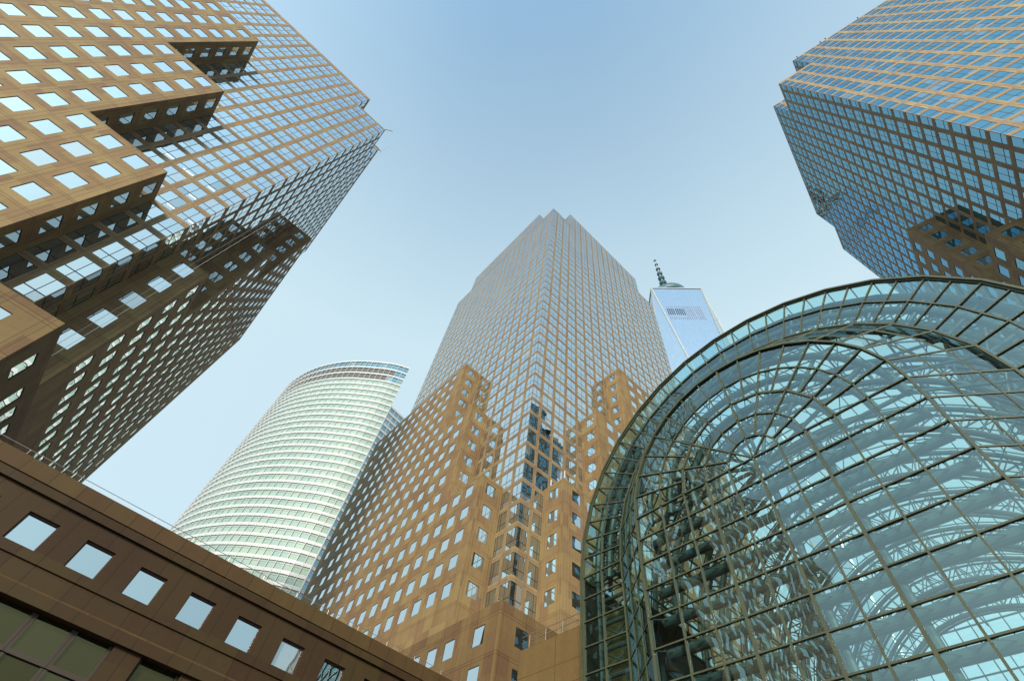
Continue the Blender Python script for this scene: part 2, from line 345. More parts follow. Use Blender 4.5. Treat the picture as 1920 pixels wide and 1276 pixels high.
def tower(label, P, A, B, WA, WB, offA, bay, pw, zf, fl, top1, top2, sw, lit=(), glass='glass', prot=4.4,
          steps=((4.5, 53.4), (13.5, 77.3), (22.6, 101.2)), b0z=30.3, screen=True):
    nota = offA + 2 * bay + pw / 2
    P = Vector((P[0], P[1])); A = Vector(A).normalized(); B = Vector(B).normalized()
    th = Thing('office_tower', label, 'office tower', (P.x + A.x * WA / 2 + B.x * WB / 2, P.y + A.y * WA / 2 + B.y * WB / 2, 0), 'stepped granite office towers around the plaza')
    wins = []          # (face, t0,t1,z0,z1,depth, kind)
    shaft = MB(); stone = MB(); base = MB(); roof = MB(); sill = MB()
    wh = fl - 0.84       # height of the glazing strip of the shaft
    D = 0.035; DS = 0.06
    j0 = int(floor((b0z - zf) / fl)); j1 = int(floor((top2 - zf) / fl)) + 1
    def stepz(t):
        z = b0z
        for s_, h in steps:
            if t > s_: z = h
        return z
    def shaft_face(F, W, tlo, thi, zlo, zhi, full, off):
        """glass and stone grid of one face between tlo..thi; full = obey the stone steps"""
        nb = int(round((W - 2 * off) / bay)) if W > 20 else 99
        uv = lambda t, z: ((t - off) / bay, (z - zf) / fl)
        piers = [off + k * bay for k in range(nb + 1)]
        cells = []; t = tlo           # (t0, t1, is pier)
        for c in piers:
            if c - pw / 2 > tlo - 0.05 and c + pw / 2 < thi + 0.05:
                if c - pw / 2 > t + 0.05: cells.append((t, c - pw / 2, False))
                cells.append((max(tlo, c - pw / 2), min(thi, c + pw / 2), True)); t = c + pw / 2
        if thi - t > 0.06: cells.append((t, thi, False))
        for (t0, t1, pier) in cells:
            zb = stepz(t0 + 0.05) if full else zlo
            zb = max(zb, zlo)
            if pier:
                j = int(floor((zb - zf) / fl))
                while zf + j * fl < zhi:
                    F.quad(shaft, t0, t1, max(zb - 0.5, zf + j * fl), min(zhi, zf + (j + 1) * fl), 0, uv); j += 1
                continue
            j = int(floor((zb - zf) / fl))
            while zf + j * fl < zhi - 0.6:
                z0 = zf + j * fl; z1 = z0 + wh
                if z1 > zb + 0.05:
                    if z1 > zhi - 0.6: z1 = zhi - 0.6
                    if z1 - z0 > 0.8:
                        wins.append((F, t0, t1, z0, z1, D, 'shaft'))
                        sd = 'bt' + ('l' if t0 > tlo + .01 else '') + ('r' if t1 < thi - .01 else '')
                        F.reveal(shaft, t0, t1, z0, z1, D, uv, sd)
                    else: z1 = z0
                if min(zhi, z0 + fl) > zb: F.quad(shaft, t0, t1, max(z1, zb - 0.5), min(zhi, z0 + fl), 0, uv)
                j += 1
            top = zf + j * fl
            if zhi - top > 0.01: F.quad(shaft, t0, t1, top, zhi, 0, uv)
    def stone_face(mb, F, tlo, thi, zlo, zhi, cents, off, n=0.0):
        uv = lambda t, z: ((t - off) / bay, (z - zf) / fl)
        ed = [tlo]; isw = []
        for c in sorted(cents):
            if c - sw[2] / 2 > tlo + 0.3 and c + sw[2] / 2 < thi - 0.3:
                ed += [c - sw[2] / 2, c + sw[2] / 2]
        ed.append(thi)
        for i in range(len(ed) - 1):
            t0, t1 = ed[i], ed[i + 1]
            if i % 2 == 0:
                z = zlo
                while z < zhi - 1e-4:
                    j = floor((z - zf) / fl + 1e-6); zn = min(zhi, zf + (j + 1) * fl)
                    F.quad(mb, t0, t1, z, zn, 0, uv); z = zn
            else:
                z = zlo; j = int(floor((zlo - zf) / fl))
                while zf + j * fl < zhi:
                    z0 = zf + j * fl + sw[0]; z1 = zf + j * fl + sw[1]
                    if z0 > zlo + 0.4 and z1 < zhi - 0.6:
                        F.quad(mb, t0, t1, z, z0, 0, uv); F.reveal(mb, t0, t1, z0, z1, DS, uv)
                        wins.append((F, t0, t1, z0, z1, DS, 'stone')); z = z1
                    j += 1
                F.quad(mb, t0, t1, z, zhi, 0, uv)
    P3 = P
    for (T, N, W) in ((A, -B, WA), (B, -A, WB)):
        off = offA
        F = Face(P3, T, N)
        shaft_face(F, W, 0, nota, b0z - 1, top1, True, off)
        shaft_face(F, W, nota, W - nota, b0z - 1, top2, True, off)
        shaft_face(F, W, W - nota, W, b0z - 1, top1, True, off)
        # notch return: plane at distance nota along T, facing the corner
        Fr = Face(P3 + T * nota, -N, -T)
        shaft_face(Fr, 15, 0, nota, top1, top2, False, off)
        # stone layer
        Fo = Face(P3 + N * prot, T, N)
        cents = [off + bay * (k + 0.5) for k in range(int(round((W - 2 * off) / bay)))] + [-1.15, W + 0.9]
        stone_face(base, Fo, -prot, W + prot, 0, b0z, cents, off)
        lo = b0z
        for s_, h in steps:
            stone_face(stone, Fo, s_, W + prot, lo, h, cents, off)
            Fs = Face(P3 + T * s_, N, -T)
            stone_face(stone, Fs, 0, prot, lo, h, [prot / 2 + 0.1], prot / 2 + 0.1 - bay / 2)
            lo = h
        # terraces
        prev = 0.0; lo = b0z
        for s_, h in steps:
            mbq = lambda t0, t1, n0, n1, z: roof.poly([Fo.p(t0, z, n0 - prot), Fo.p(t1, z, n0 - prot), Fo.p(t1, z, n1 - prot), Fo.p(t0, z, n1 - prot)])
            mbq(prev, s_, 0, prot, lo - 0.25); prev = s_; lo = h
        mbq(prev, W, 0, prot, lo - 0.25)
        # far outer wall (never seen from the plaza): plain granite
        Fe = Face(P3 + T * (W + prot), -N, T)
        OW = WB if T == A else WA
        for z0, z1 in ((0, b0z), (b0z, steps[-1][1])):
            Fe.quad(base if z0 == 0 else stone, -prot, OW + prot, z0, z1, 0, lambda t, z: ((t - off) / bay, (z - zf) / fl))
        Fe2 = Face(P3 + T * W, -N, T)
        Fe2.quad(shaft, 0, OW, steps[-1][1] - 1, top1, 0, lambda t, z: ((t - off) / bay, (z - zf) / fl))
        Fe2.quad(shaft, nota, OW - nota, top1, top2, 0, lambda t, z: ((t - off) / bay, (z - zf) / fl))
        Fr2 = Face(P3 + T * (W - nota), -N, T)
        Fr2.quad(shaft, 0, nota, top1, top2, 0, lambda t, z: ((t - off) / bay, (z - zf) / fl))
        roof.poly([Fo.p(W, steps[-1][1] - .2, -prot), Fo.p(W + prot, steps[-1][1] - .2, -prot), Fo.p(W + prot, steps[-1][1] - .2, -prot - OW), Fo.p(W, steps[-1][1] - .2, -prot - OW)])
    q = lambda a, b, z: Vector((P.x + A.x * a + B.x * b, P.y + A.y * a + B.y * b, z))
    roof.poly([q(-prot, -prot, b0z - .25), q(0, -prot, b0z - .25), q(0, 0, b0z - .25), q(-prot, 0, b0z - .25)])
    roof.poly([q(0, 0, top1 - .3), q(WA, 0, top1 - .3), q(WA, WB, top1 - .3), q(0, WB, top1 - .3)])
    roof.poly([q(nota, 0, top2 - .3), q(WA - nota, 0, top2 - .3), q(WA - nota, WB, top2 - .3), q(nota, WB, top2 - .3)])
    roof.poly([q(0, nota, top2 - .32), q(WA, nota, top2 - .32), q(WA, WB - nota, top2 - .32), q(0, WB - nota, top2 - .32)])
    # granite corner post behind the corner glazing, bronze bead on it
    bead = MB()
    j = int(floor((b0z - zf) / fl))
    while zf + j * fl < top1 - 1:
        z0 = zf + j * fl; z1 = min(z0 + wh, top1 - 0.75)
        bead.box(q(0.02, 0.02, z0), Vector((A.x, A.y, 0)) * 0.10, Vector((B.x, B.y, 0)) * 0.10, Z * (z1 - z0)); j += 1
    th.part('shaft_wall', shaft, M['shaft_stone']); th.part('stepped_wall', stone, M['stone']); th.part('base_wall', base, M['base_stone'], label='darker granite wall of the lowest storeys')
    th.part('roof', roof, M['roof']); th.part('corner_bead', bead, M['bead'])
    if screen:
        sc_ = MB(); a = 1.6
        for lo_, hi_ in ((0, 1.0), (1.3, 2.2), (2.5, 3.4)):
            sc_.box(q(a, a, top1 + lo_), Vector((A.x, A.y, 0)) * (nota - a - .05), Vector((B.x, B.y, 0)) * 0.2, Z * (hi_ - lo_))
            sc_.box(q(a, a + .2, top1 + lo_), Vector((B.x, B.y, 0)) * (nota - a - .25), Vector((A.x, A.y, 0)) * 0.2, Z * (hi_ - lo_))
        th.part('roof_screen', sc_, M['rail'], label='louvred screen on the notched roof corner')
    # -------- windows: the 100 that show largest as parts, the rest as one
    sized = []
    for i, (F, t0, t1, z0, z1, d, kind) in enumerate(wins):
        pts = [F.p(t0, z0), F.p(t1, z0), F.p(t1, z1), F.p(t0, z1)]
        c = F.p((t0 + t1) / 2, (z0 + z1) / 2)
        a = 0 if (F.N.dot(EYE - c) <= 0 or hidden(c)) else shown(pts)
        sized.append((a, i))
    sized.sort(reverse=True)
    big = [i for a, i in sized[:100] if a > 0]
    sel = set(big)
    rest = MB(); restf = MB()
    nlit = 0
    litset = set()
    for (lx, ly) in lit:      # lit rooms: nearest window to a point of the facade
        best = min(big, key=lambda i: (Vector(project(wins[i][0].p((wins[i][1] + wins[i][2]) / 2, (wins[i][3] + wins[i][4]) / 2))) - Vector((lx, ly))).length)
        litset.add(best)
    def frames(mb, F, t0, t1, z0, z1, d, kind):
        e = 0.035 if kind == 'shaft' else 0.05
        n0, n1 = -d + 0.004, -d + 0.018
        F.box(mb, t0, t1, z0, z0 + e, n0, n1); F.box(mb, t0, t1, z1 - e, z1, n0, n1)
        F.box(mb, t0, t0 + e, z0 + e, z1 - e, n0, n1); F.box(mb, t1 - e, t1, z0 + e, z1 - e, n0, n1)
        if kind == 'shaft':
            zt = z0 + 0.33 * (z1 - z0); tm = (t0 + t1) / 2
            F.box(mb, t0 + e, t1 - e, zt - 0.045, zt + 0.045, n0, n1)
            if t1 - t0 > 1.9:
                F.box(mb, tm - 0.03, tm + 0.03, z0 + e, zt - 0.045, n0, n1 - .004); F.box(mb, tm - 0.03, tm + 0.03, zt + 0.045, z1 - e, n0, n1 - .004)
    def panes(mb, F, t0, t1, z0, z1, d, kind):
        if kind == 'shaft' and t1 - t0 > 1.9:
            tm = (t0 + t1) / 2; zt = z0 + .33 * (z1 - z0)
            for a, b in ((t0, tm), (tm, t1)):
                for c, e in ((z0, zt), (zt, z1)): F.quad(mb, a, b, c, e, -d, None, jit(0.0035))
        else: F.quad(mb, t0, t1, z0, z1, -d, None, jit(0.004))
    for i, wn in enumerate(wins):
        F, t0, t1, z0, z1, d, kind = wn
        if i in sel:
            mb = MB(); panes(mb, *wn); org = tuple(F.p((t0 + t1) / 2, z0, -d))
            o = th.own('window', mb, M['glass_lit'] if i in litset else M[glass], org)
            fb = MB(); frames(fb, *wn); th.own('window_frame', fb, M['frame'], org, o)
            if i in litset:
                lb = MB(); a0 = t0 + 0.25 * (t1 - t0) * random.random(); hh = z1 - 0.5 - random.random() * .4
                F.box(lb, a0, a0 + (t1 - t0) * (0.5 + .3 * random.random()), hh, hh + 0.06, -d - 1.5, -d - 1.36)
                th.own('ceiling_lamp', lb, M['lamp'], org, o)
        else: panes(rest, *wn); frames(restf, *wn)
    if rest.f:
        o = th.part('window', rest, M[glass]); o['kind'] = 'stuff'
        o = th.part('window_frame', restf, M['frame']); o['kind'] = 'stuff'
    th.q = q; th.wins = wins
    return th

CT = tower('tallest granite tower, two faces meeting in a sharp glass corner at the picture centre', (35.84, 44.58), (1, 0), (0, 1), 60.5, 60.5, 2.36, 3.28, 0.66,
           53.05, 3.97, 190.9, 204.0, (1.25, 3.2, 1.85), screen=False)
LT = tower('granite tower on the left with a sunlit stepped face over a shaded side face', (-19.66, 44.23), (-1, 0), (0, 1), 57.64, 57.64, 2.27, 2.95, 0.66,
           61.45, 3.97, 124.6, 133.8, (0.82, 2.97, 1.70), lit=((60, 95), (118, 95), (108, 132), (167, 130), (160, 175), (10, 50), (322, 290), (350, 330), (365, 370), (330, 370), (390, 350), (345, 385)))
y12 = radians(12.0)
RT = tower('granite tower on the right whose dark blue window face hangs above the glass hall', (49.78, -31.11), (cos(y12), sin(y12)), (sin(y12), -cos(y12)), 58.0, 58.0, 1.98, 3.18, 0.78,
           80.85, 3.97, 161.0, 174.4, (0.95, 3.05, 1.85), glass='glass_blue')

# ------------------------------------------------------------------ low podium wing, bottom left
pd = Thing('podium_building', 'brown granite podium wing, coloured darker for its shade, with a single row of square windows, bottom left', 'low building', ((POD_X0 + POD_X1) / 2, POD_Y + 4, 0))
PF = Face((0, POD_Y), (1, 0), (0, -1))
pitch = 3.17; px0 = -5.655
uvp = lambda p: ((p.x - px0) / pitch - 0.31, p.z / 2.9)
uvq = lambda t, z: ((t - px0) / pitch - 0.31, z / 2.9)
wall = MB(); cap = MB(); led = MB()
ZT = POD_TOP
def strip(mb, z0, z1, n): 
    t = POD_X0
    while t < POD_X1:
        t2 = min(POD_X1, t + pitch); PF.quad(mb, t, t2, z0, z1, n, uvq); t = t2
def shelf(mb, z, n0, n1, up):
    q = [PF.p(POD_X0, z, n0), PF.p(POD_X1, z, n0), PF.p(POD_X1, z, n1), PF.p(POD_X0, z, n1)]
    mb.poly(q, [uvq(POD_X0, z), uvq(POD_X1, z), uvq(POD_X1, z), uvq(POD_X0, z)])
# window course 14.1 .. 16.95, recessed 0
WZ0, WZ1, WW = 14.48, 16.05, 1.62
cents = []
t = px0 + 0.74
while t - pitch > POD_X0 + 2: t -= pitch
while t < POD_X1 - 1.5: cents.append(t); t += pitch
ed = [POD_X0]
for c in cents: ed += [c - WW / 2, c + WW / 2]
ed.append(POD_X1)
pw_ = []
for i in range(len(ed) - 1):
    if i % 2 == 0: PF.quad(wall, ed[i], ed[i + 1], 14.0, 16.75, 0, uvq)
    else:
        PF.quad(wall, ed[i], ed[i + 1], 14.0, WZ0, 0, uvq); PF.quad(wall, ed[i], ed[i + 1], WZ1, 16.75, 0, uvq)
        PF.reveal(wall, ed[i], ed[i + 1], WZ0, WZ1, 0.30, uvq); pw_.append((ed[i], ed[i + 1]))
# profile above and below the window course
strip(wall, 16.75, 17.0, -0.10); shelf(wall, 16.75, -0.10, 0, 0); shelf(wall, 17.0, -0.10, 0.10, 0)
strip(wall, 17.0, 17.45, 0.10); shelf(wall, 17.45, 0.10, 0.04, 0); strip(wall, 17.45, 17.5, 0.04); shelf(cap, 17.5, 0.04, 0.14, 0)
strip(cap, 17.5, ZT, 0.14); shelf(cap, ZT, 0.14, -0.9, 0)
strip(wall, 13.75, 14.0, -0.10); shelf(wall, 14.0, -0.10, 0, 0); shelf(wall, 13.75, -0.10, 0.06, 0)
strip(wall, 13.05, 13.75, 0.06)
for i in range(60):
    a = POD_X0 + i * pitch / 2; b = min(POD_X1, a + pitch / 2)
    if a < POD_X1: cap.poly([PF.p(a, 12.9, 0.26), PF.p(b, 12.9, 0.26), PF.p(b, 13.05, 0.06), PF.p(a, 13.05, 0.06)], [uvq(a, 12.9), uvq(b, 12.9), uvq(b, 13.1), uvq(a, 13.1)])
strip(wall, 12.35, 12.9, 0.26); shelf(wall, 12.35, 0.26, 0.0, 0)
# lower storey with big dark openings
lowo = [(-7.9, -0.95 + 3.05), (3.55, 5.85), (9.0, 11.3)]
lo_z = 8.2
ed = [POD_X0]
for a, b in lowo: ed += [a, b]
ed.append(POD_X1)
for i in range(len(ed) - 1):
    if i % 2 == 0: PF.quad(wall, ed[i], ed[i + 1], 0, 12.35, 0, uvq)
    else: PF.quad(wall, ed[i], ed[i + 1], 0, lo_z, 0, uvq); PF.reveal(wall, ed[i], ed[i + 1], lo_z, 12.35, 0.5, uvq)
pd.part('wall', wall, M['podium_shaded_stone']); pd.part('parapet', cap, M['cap_stone'])
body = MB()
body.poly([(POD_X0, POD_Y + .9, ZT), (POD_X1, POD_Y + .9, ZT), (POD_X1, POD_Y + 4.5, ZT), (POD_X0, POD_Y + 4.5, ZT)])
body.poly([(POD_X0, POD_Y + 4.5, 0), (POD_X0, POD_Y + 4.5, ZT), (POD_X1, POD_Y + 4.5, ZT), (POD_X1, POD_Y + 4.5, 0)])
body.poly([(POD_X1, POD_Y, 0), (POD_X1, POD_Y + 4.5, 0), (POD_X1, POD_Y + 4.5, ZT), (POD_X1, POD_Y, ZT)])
pd.part('roof', body, M['podium_shaded_stone'])
M['podium_glass'] = coated_glass('podium_glass', refl=(0.74, 0.86, 0.90), f0=0.62, wav=0.012, scale=0.6)
M['olive_reflect_glass'] = coated_glass('painted_reflection_glass', refl=(0.42, 0.38, 0.20), base=(0.016, 0.014, 0.005), f0=0.16, wav=0.05, scale=0.5)  # olive, darkened pane colour stands in for a reflected skyline
M['red_frame'] = plain_mat('dark_red_frame', (0.05, 0.014, 0.010), 0.5, 0.0, 0.2, 2.0)
for t0, t1 in pw_:
    if t1 < -14 or t1 > 16: continue
    mb = MB(); PF.quad(mb, t0, t1, WZ0, WZ1, -0.28, None, jit(0.006)); org = tuple(PF.p((t0 + t1) / 2, WZ0, -0.28))
    o = pd.own('window', mb, M['podium_glass'], org)
    fb = MB(); e = 0.06
    for a, b, c, d in ((t0, t1, WZ0, WZ0 + e), (t0, t1, WZ1 - e, WZ1), (t0, t0 + e, WZ0 + e, WZ1 - e), (t1 - e, t1, WZ0 + e, WZ1 - e)): PF.box(fb, a, b, c, d, -.275, -.16)
    pd.own('window_frame', fb, M['red_frame'], org, o)
bk = MB()
PF.box(bk, POD_X0 + 1, POD_X1 - 1, lo_z - .5, 12.8, -.75, -.5)
pd.part('window_backing', bk, M['frame'])
for a, b in lowo:
    n = max(1, int(round((b - a) / 1.9))); wd = (b - a) / n
    for k in range(n):
        for z0, z1 in ((10.75, 12.3), (8.3, 10.5)):
            mb = MB(); t0, t1 = a + k * wd + 0.16, a + (k + 1) * wd - 0.16
            PF.quad(mb, t0, t1, z0, z1, -.42, None, jit(0.012)); org = tuple(PF.p((t0 + t1) / 2, z0, -.42))
            o = pd.own('window', mb, M['olive_reflect_glass'], org)
            fb = MB(); PF.box(fb, t0 - .15, t0, z0, z1, -.44, -.28); PF.box(fb, t1, t1 + .15, z0, z1, -.44, -.28); PF.box(fb, t0 - .15, t1 + .15, z0 - .24 if z0 < 9 else z0 - .2, z0, -.44, -.28)
            pd.own('window_frame', fb, M['frame'], org, o)
rl = MB(); t = POD_X0 + 0.8
rl.tube(PF.p(POD_X0, ZT + 0.34, 0.02), PF.p(POD_X1, ZT + 0.34, 0.02), 0.018, 6)
while t < POD_X1: rl.tube(PF.p(t, ZT, 0.02), PF.p(t, ZT + 0.34, 0.02), 0.016, 6); t += 2.55
pd.part('railing', rl, M['rail'])

# ------------------------------------------------------------------ plain granite block between the tower and the glass hall
lk = Thing('link_building', 'plain brown granite block with a roof rail, wedged between central tower and glass hall', 'low building', (33, 28, 0))
LX, LY0, LY1, LZ = 28.0, 20.0, 32.6, 21.7
lw_ = MB(); LF = Face((LX, LY1), (0, -1), (-1, 0))
uvl = lambda t, z: (t / 4.2, (z - LZ) / 3.6)
for (z0, z1, n) in ((0, 17.6, 0), (17.6, LZ, 0)):
    t = 0
    while t < LY1 - LY0 - .01:
        t2 = min(t + 4.2, LY1 - LY0); LF.quad(lw_, t, t2, z0, z1, n, uvl); t = t2
LF2 = Face((LX, LY1), (1, 0), (0, 1)); LF2.quad(lw_, 0, 7, 0, LZ, 0, uvl)
lw_.poly([(LX, LY0, LZ), (LX + 7, LY0, LZ), (LX + 7, LY1, LZ), (LX, LY1, LZ)])
lk.part('wall', lw_, M['link_stone'])
lr = MB()
for h in (0.55, 1.05):
    lr.tube(Vector((LX + .12, LY0, LZ + h)), Vector((LX + .12, LY1 - .1, LZ + h)), 0.03, 6)
y = LY0 + .2
while y < LY1: lr.tube(Vector((LX + .12, y, LZ)), Vector((LX + .12, y, LZ + 1.05)), 0.03, 6); y += 1.9
lk.part('railing', lr, M['rail'])

# ------------------------------------------------------------------ curved white-banded tower, far left
gs = Thing('curved_tower', 'pale green glass tower with a curved front striped by white bands', 'office tower', (35, 215, 0))
pts = [Vector(p) for p in ((57.5, 177.6), (50.2, 180.9), (42.7, 184.5), (34.7, 190.8), (25.3, 199.6), (16.9, 210.4), (9.7, 223.8), (5.5, 237.7), (3.9, 251.5), (5.4, 266), (9.5, 281), (16, 296))]
fine = []
for i in range(1, len(pts) - 2):
    for k in range(24):
        t = k / 24; a, b, c, d = pts[i-1:i+3]
        fine.append(0.5 * ((2*b) + (c - a)*t + (2*a - 5*b + 4*c - d)*t*t + (3*b - a - 3*c + d)*t**3))
bays = [fine[0]]; acc = 0
for a, b in zip(fine, fine[1:]):
    acc += (b - a).length
    if acc >= 3.0: bays.append(b); acc = 0
GT = 228.0
levels = [GT, GT - 5.7, GT - 11.3, GT - 16.9]
while levels[-1] > 8: levels.append(levels[-1] - 4.42)
k = NT('green_blind_glass'); nrm = warped_normal(k, 0.01, 0.3)
at = k.n('Attribute', attribute_name='lean'); sp = k.n('SeparateXYZ'); k.l(at.outputs['Vector'], sp.inputs[0])
cc = k.mix(k.math('ADD', k.math('MULTIPLY', sp.outputs[2], 70.0), 0.5, clamp=True), (0.16, 0.255, 0.23), (0.225, 0.31, 0.26))
df = k.n('BsdfDiffuse'); k.l(cc, df.inputs[0]); gl = k.n('BsdfGlossy'); gl.inputs[0].default_value = (0.75, 0.88, 0.92, 1); gl.inputs['Roughness'].default_value = 0.5; k.l(nrm, gl.inputs['Normal'])
lwn = k.n('LayerWeight'); lwn.inputs[0].default_value = 0.4
mx = k.n('MixShader'); k.l(k.math('ADD', k.math('MULTIPLY', k.math('POWER', lwn.outputs['Facing'], 2.0), 0.45), 0.04), mx.inputs[0]); k.l(df.outputs[0], mx.inputs[1]); k.l(gl.outputs[0], mx.inputs[2]); k.l(mx.outputs[0], k.out.inputs[0])
M['green'] = k.m
M['louvre'] = plain_mat('grey_louvres', (0.055, 0.053, 0.050), 0.7, 0.0, 0.2, 0.5)
M['teal'] = coated_glass('teal_glass', refl=(0.45, 0.66, 0.74), base=(0.02, 0.07, 0.085), f0=0.42, wav=0.01)
def V3(p, z): return Vector((p.x, p.y, z))
glassm = MB(); louv = MB(); teal = MB(); fins = MB(); trans = MB()
nrmls = []
for i in range(len(bays)):
    a = bays[max(0, i - 1)]; b = bays[min(len(bays) - 1, i + 1)]; d = (b - a).normalized(); nrmls.append(Vector((-d.y, d.x)) * -1 if False else Vector((d.y, -d.x)) * -1)
if nrmls[3].dot(-bays[3]) < 0: nrmls = [-n for n in nrmls]
for li in range(len(levels) - 1):
    z1, z0 = levels[li], levels[li + 1]
    th_ = 1.25 if li < 4 else 1.35
    bd = MB()
    for i in range(len(bays) - 1):
        a, b = bays[i], bays[i + 1]; na, nb = nrmls[i] * 0.35, nrmls[i + 1] * 0.35
        quad = [V3(b, z0), V3(a, z0), V3(a, z1 - th_), V3(b, z1 - th_)]
        tgt = glassm
        if li == 0: tgt = teal
        elif li in (1, 2): tgt = louv if (i >= 2 + (li == 2) * 1) else teal
        tgt.poly(quad, None, jit(0.006))
        A0, B0 = a + na, b + nb
        bd.poly([V3(B0, z1 - th_), V3(A0, z1 - th_), V3(A0, z1), V3(B0, z1)]); bd.poly([V3(b, z1 - th_), V3(a, z1 - th_), V3(A0, z1 - th_), V3(B0, z1 - th_)]); bd.poly([V3(A0, z1), V3(a, z1), V3(b, z1), V3(B0, z1)])
        tz = z1 - th_ - (0.75 if li > 2 else (z1 - z0 - th_) / 2)
        A1, B1 = a + na * 0.4, b + nb * 0.4
        for (p, q_, zz0, zz1) in ((A1, B1, tz - 0.07, tz + 0.07),):
            trans.poly([V3(q_, zz0), V3(p, zz0), V3(p, zz1), V3(q_, zz1)]); trans.poly([V3(b, zz0), V3(a, zz0), V3(p, zz0), V3(q_, zz0)])
        if i == 0: bd.poly([V3(A0, z1 - th_), V3(a, z1 - th_), V3(a, z1), V3(A0, z1)])
    o = shift(bd, gs.loc).build('spandrel_band', M['white'], gs.e)
for i in range(len(bays)):
    a = bays[i]; n = nrmls[i]
    fins.bar(V3(a + n * 0.12, 4), V3(a + n * 0.12, GT), 0.20, 0.6, up=Vector((n.x, n.y, 0)))
gs.part('glazing', glassm, M['green']); gs.part('louvre', louv, M['louvre'], label='dark brown louvre strip below the roof'); gs.part('upper_glazing', teal, M['teal']); gs.part('mullion', fins, M['white']); gs.part('transom', trans, M['white'])
# roof coping and back
rf = MB(); rim = [V3(b, GT - .1) for b in bays]
back = [Vector((55, 296, GT - .1)), Vector((60, 250, GT - .1)), Vector((54.5, 205, GT - .1))]
rf.poly(rim + back); gs.part('roof', rf, M['roof'])
# flat lower side wing
sw_ = MB(); sb = MB(); sm = MB()
p0 = Vector((50.6, 181.2)); p1 = Vector((96, 188.0)); L = (p1 - p0).length; d = (p1 - p0) / L; nn = Vector((d.y, -d.x))
SF = Face(p0, d, nn)
for z in levels[7:]:
    nb_ = int(L // 3)
    for kx in range(nb_): SF.quad(sw_, kx * 3, kx * 3 + 3, z - 4.42 + 0, z - 1.3, 0, None, jit(0.006))
    SF.box(sb, 0, L, z - 1.3, z, -0.1, 0.25); SF.box(sm, 0, L, z - 2.2, z - 2.05, 0.0, 0.12)
for kx in range(int(L // 3) + 1): SF.box(sm, kx * 3 - .07, kx * 3 + .07, 4, levels[7], 0.0, 0.2)
gs.part('side_glazing', sw_, M['teal']); gs.part('side_band', sb, M['white']); gs.part('side_mullion', sm, M['white'])

# ------------------------------------------------------------------ tapering blue glass skyscraper with spire
wt = Thing('skyscraper', 'tapering blue mirrored skyscraper with a beaded spire, far behind central tower', 'skyscraper', (226.6, 86.7, 0))
C0 = Vector((226.6, 86.7, 0)); hb = 30.5; ht = 31.25; zb, zt = 56.0, 417.0
bc = [C0 + Vector((sx * hb, sy * hb, zb)) for sx, sy in ((-1, -1), (1, -1), (1, 1), (-1, 1))]
tc = [C0 + Vector((x * ht, y * ht, zt)) for x, y in ((0, -1), (1, 0), (0, 1), (-1, 0))]
k = NT('sky_blue_glass'); nrm = warped_normal(k, 0.004, 0.05, 1.0)
uv = k.n('UVMap'); sp = k.n('SeparateXYZ'); k.l(uv.outputs[0], sp.inputs[0])
jn = None
for co, wd in ((sp.outputs[0], 0.05), (sp.outputs[1], 0.05)):
    f = k.math('ABSOLUTE', k.math('SUBTRACT', k.math('FRACT', co), 0.5)); t = k.math('LESS_THAN', f, wd)
    jn = t if jn is None else k.math('MAXIMUM', jn, t)
cv = k.n('CombineXYZ'); k.l(k.math('FLOOR', k.math('ADD', sp.outputs[0], .5)), cv.inputs[0]); k.l(k.math('FLOOR', k.math('ADD', sp.outputs[1], .5)), cv.inputs[1])
wn = k.n('TexWhiteNoise', noise_dimensions='2D'); k.l(cv.outputs[0], wn.inputs['Vector'])
gc = k.mix(wn.outputs[0], (0.74, 0.79, 0.84), (0.82, 0.86, 0.90)); gc = k.mix(k.math('MULTIPLY', jn, 0.5), gc, (0.80, 0.86, 0.95))
gl = k.n('BsdfGlossy'); k.l(gc, gl.inputs[0]); gl.inputs['Roughness'].default_value = 0.05; k.l(nrm, gl.inputs['Normal'])
df = k.n('BsdfDiffuse'); df.inputs[0].default_value = (0.22, 0.30, 0.40, 1)
mx = k.n('MixShader'); mx.inputs[0].default_value = 0.74; k.l(df.outputs[0], mx.inputs[1]); k.l(gl.outputs[0], mx.inputs[2]); k.l(mx.outputs[0], k.out.inputs[0])
M['blue'] = k.m
M['steel'] = plain_mat('stainless_edge', (0.30, 0.33, 0.34), 0.35, 0.2, 0.05, 0.3)
def tri(name, a, b, c):
    mb = MB(); n = (b - a).cross(c - a).normalized()
    hx = Vector((n.y, -n.x, 0)).normalized(); up = hx.cross(n); up = up if up.z > 0 else -up
    P3_ = [a, b, c]
    if n.dot((a + b + c) / 3 - Vector((C0.x, C0.y, 230))) < 0: P3_ = [a, c, b]; 
    mb.poly(P3_, [(p.dot(hx) / 1.52, p.z / 4.1) for p in P3_])
    wt.part(name, mb, M['blue'])
for i in range(4):
    tri('facet', bc[i], bc[(i + 1) % 4], tc[i]) if False else None
# top corners lie over the middles of the base sides: tc[0] over side 0-1, tc[1] over 1-2 ...
for i in range(4):
    j = (i + 1) % 4
    tri('glass_facet', bc[i], bc[j], tc[i])
    tri('glass_facet', tc[i], tc[j], bc[j])
    for a, b in ((bc[i], tc[i]), (bc[j], tc[i])):
        e = MB(); e.bar(a, b, 1.25, 1.25, up=Vector((C0.x, C0.y, 200)) - a); wt.part('edge_trim', e, M['steel'])
    e = MB(); e.bar(tc[i] - Z * 1.0, tc[j] - Z * 1.0, 1.2, 2.0); wt.part('parapet', e, M['steel'])
pb = MB(); pb.box(C0 + Vector((-hb, -hb, 0)), Vector((2*hb, 0, 0)), Vector((0, 2*hb, 0)), Z * zb); wt.part('plinth', pb, M['steel'])
tr = MB(); tr.poly([p - Z * .2 for p in tc]); wt.part('roof', tr, M['roof'])
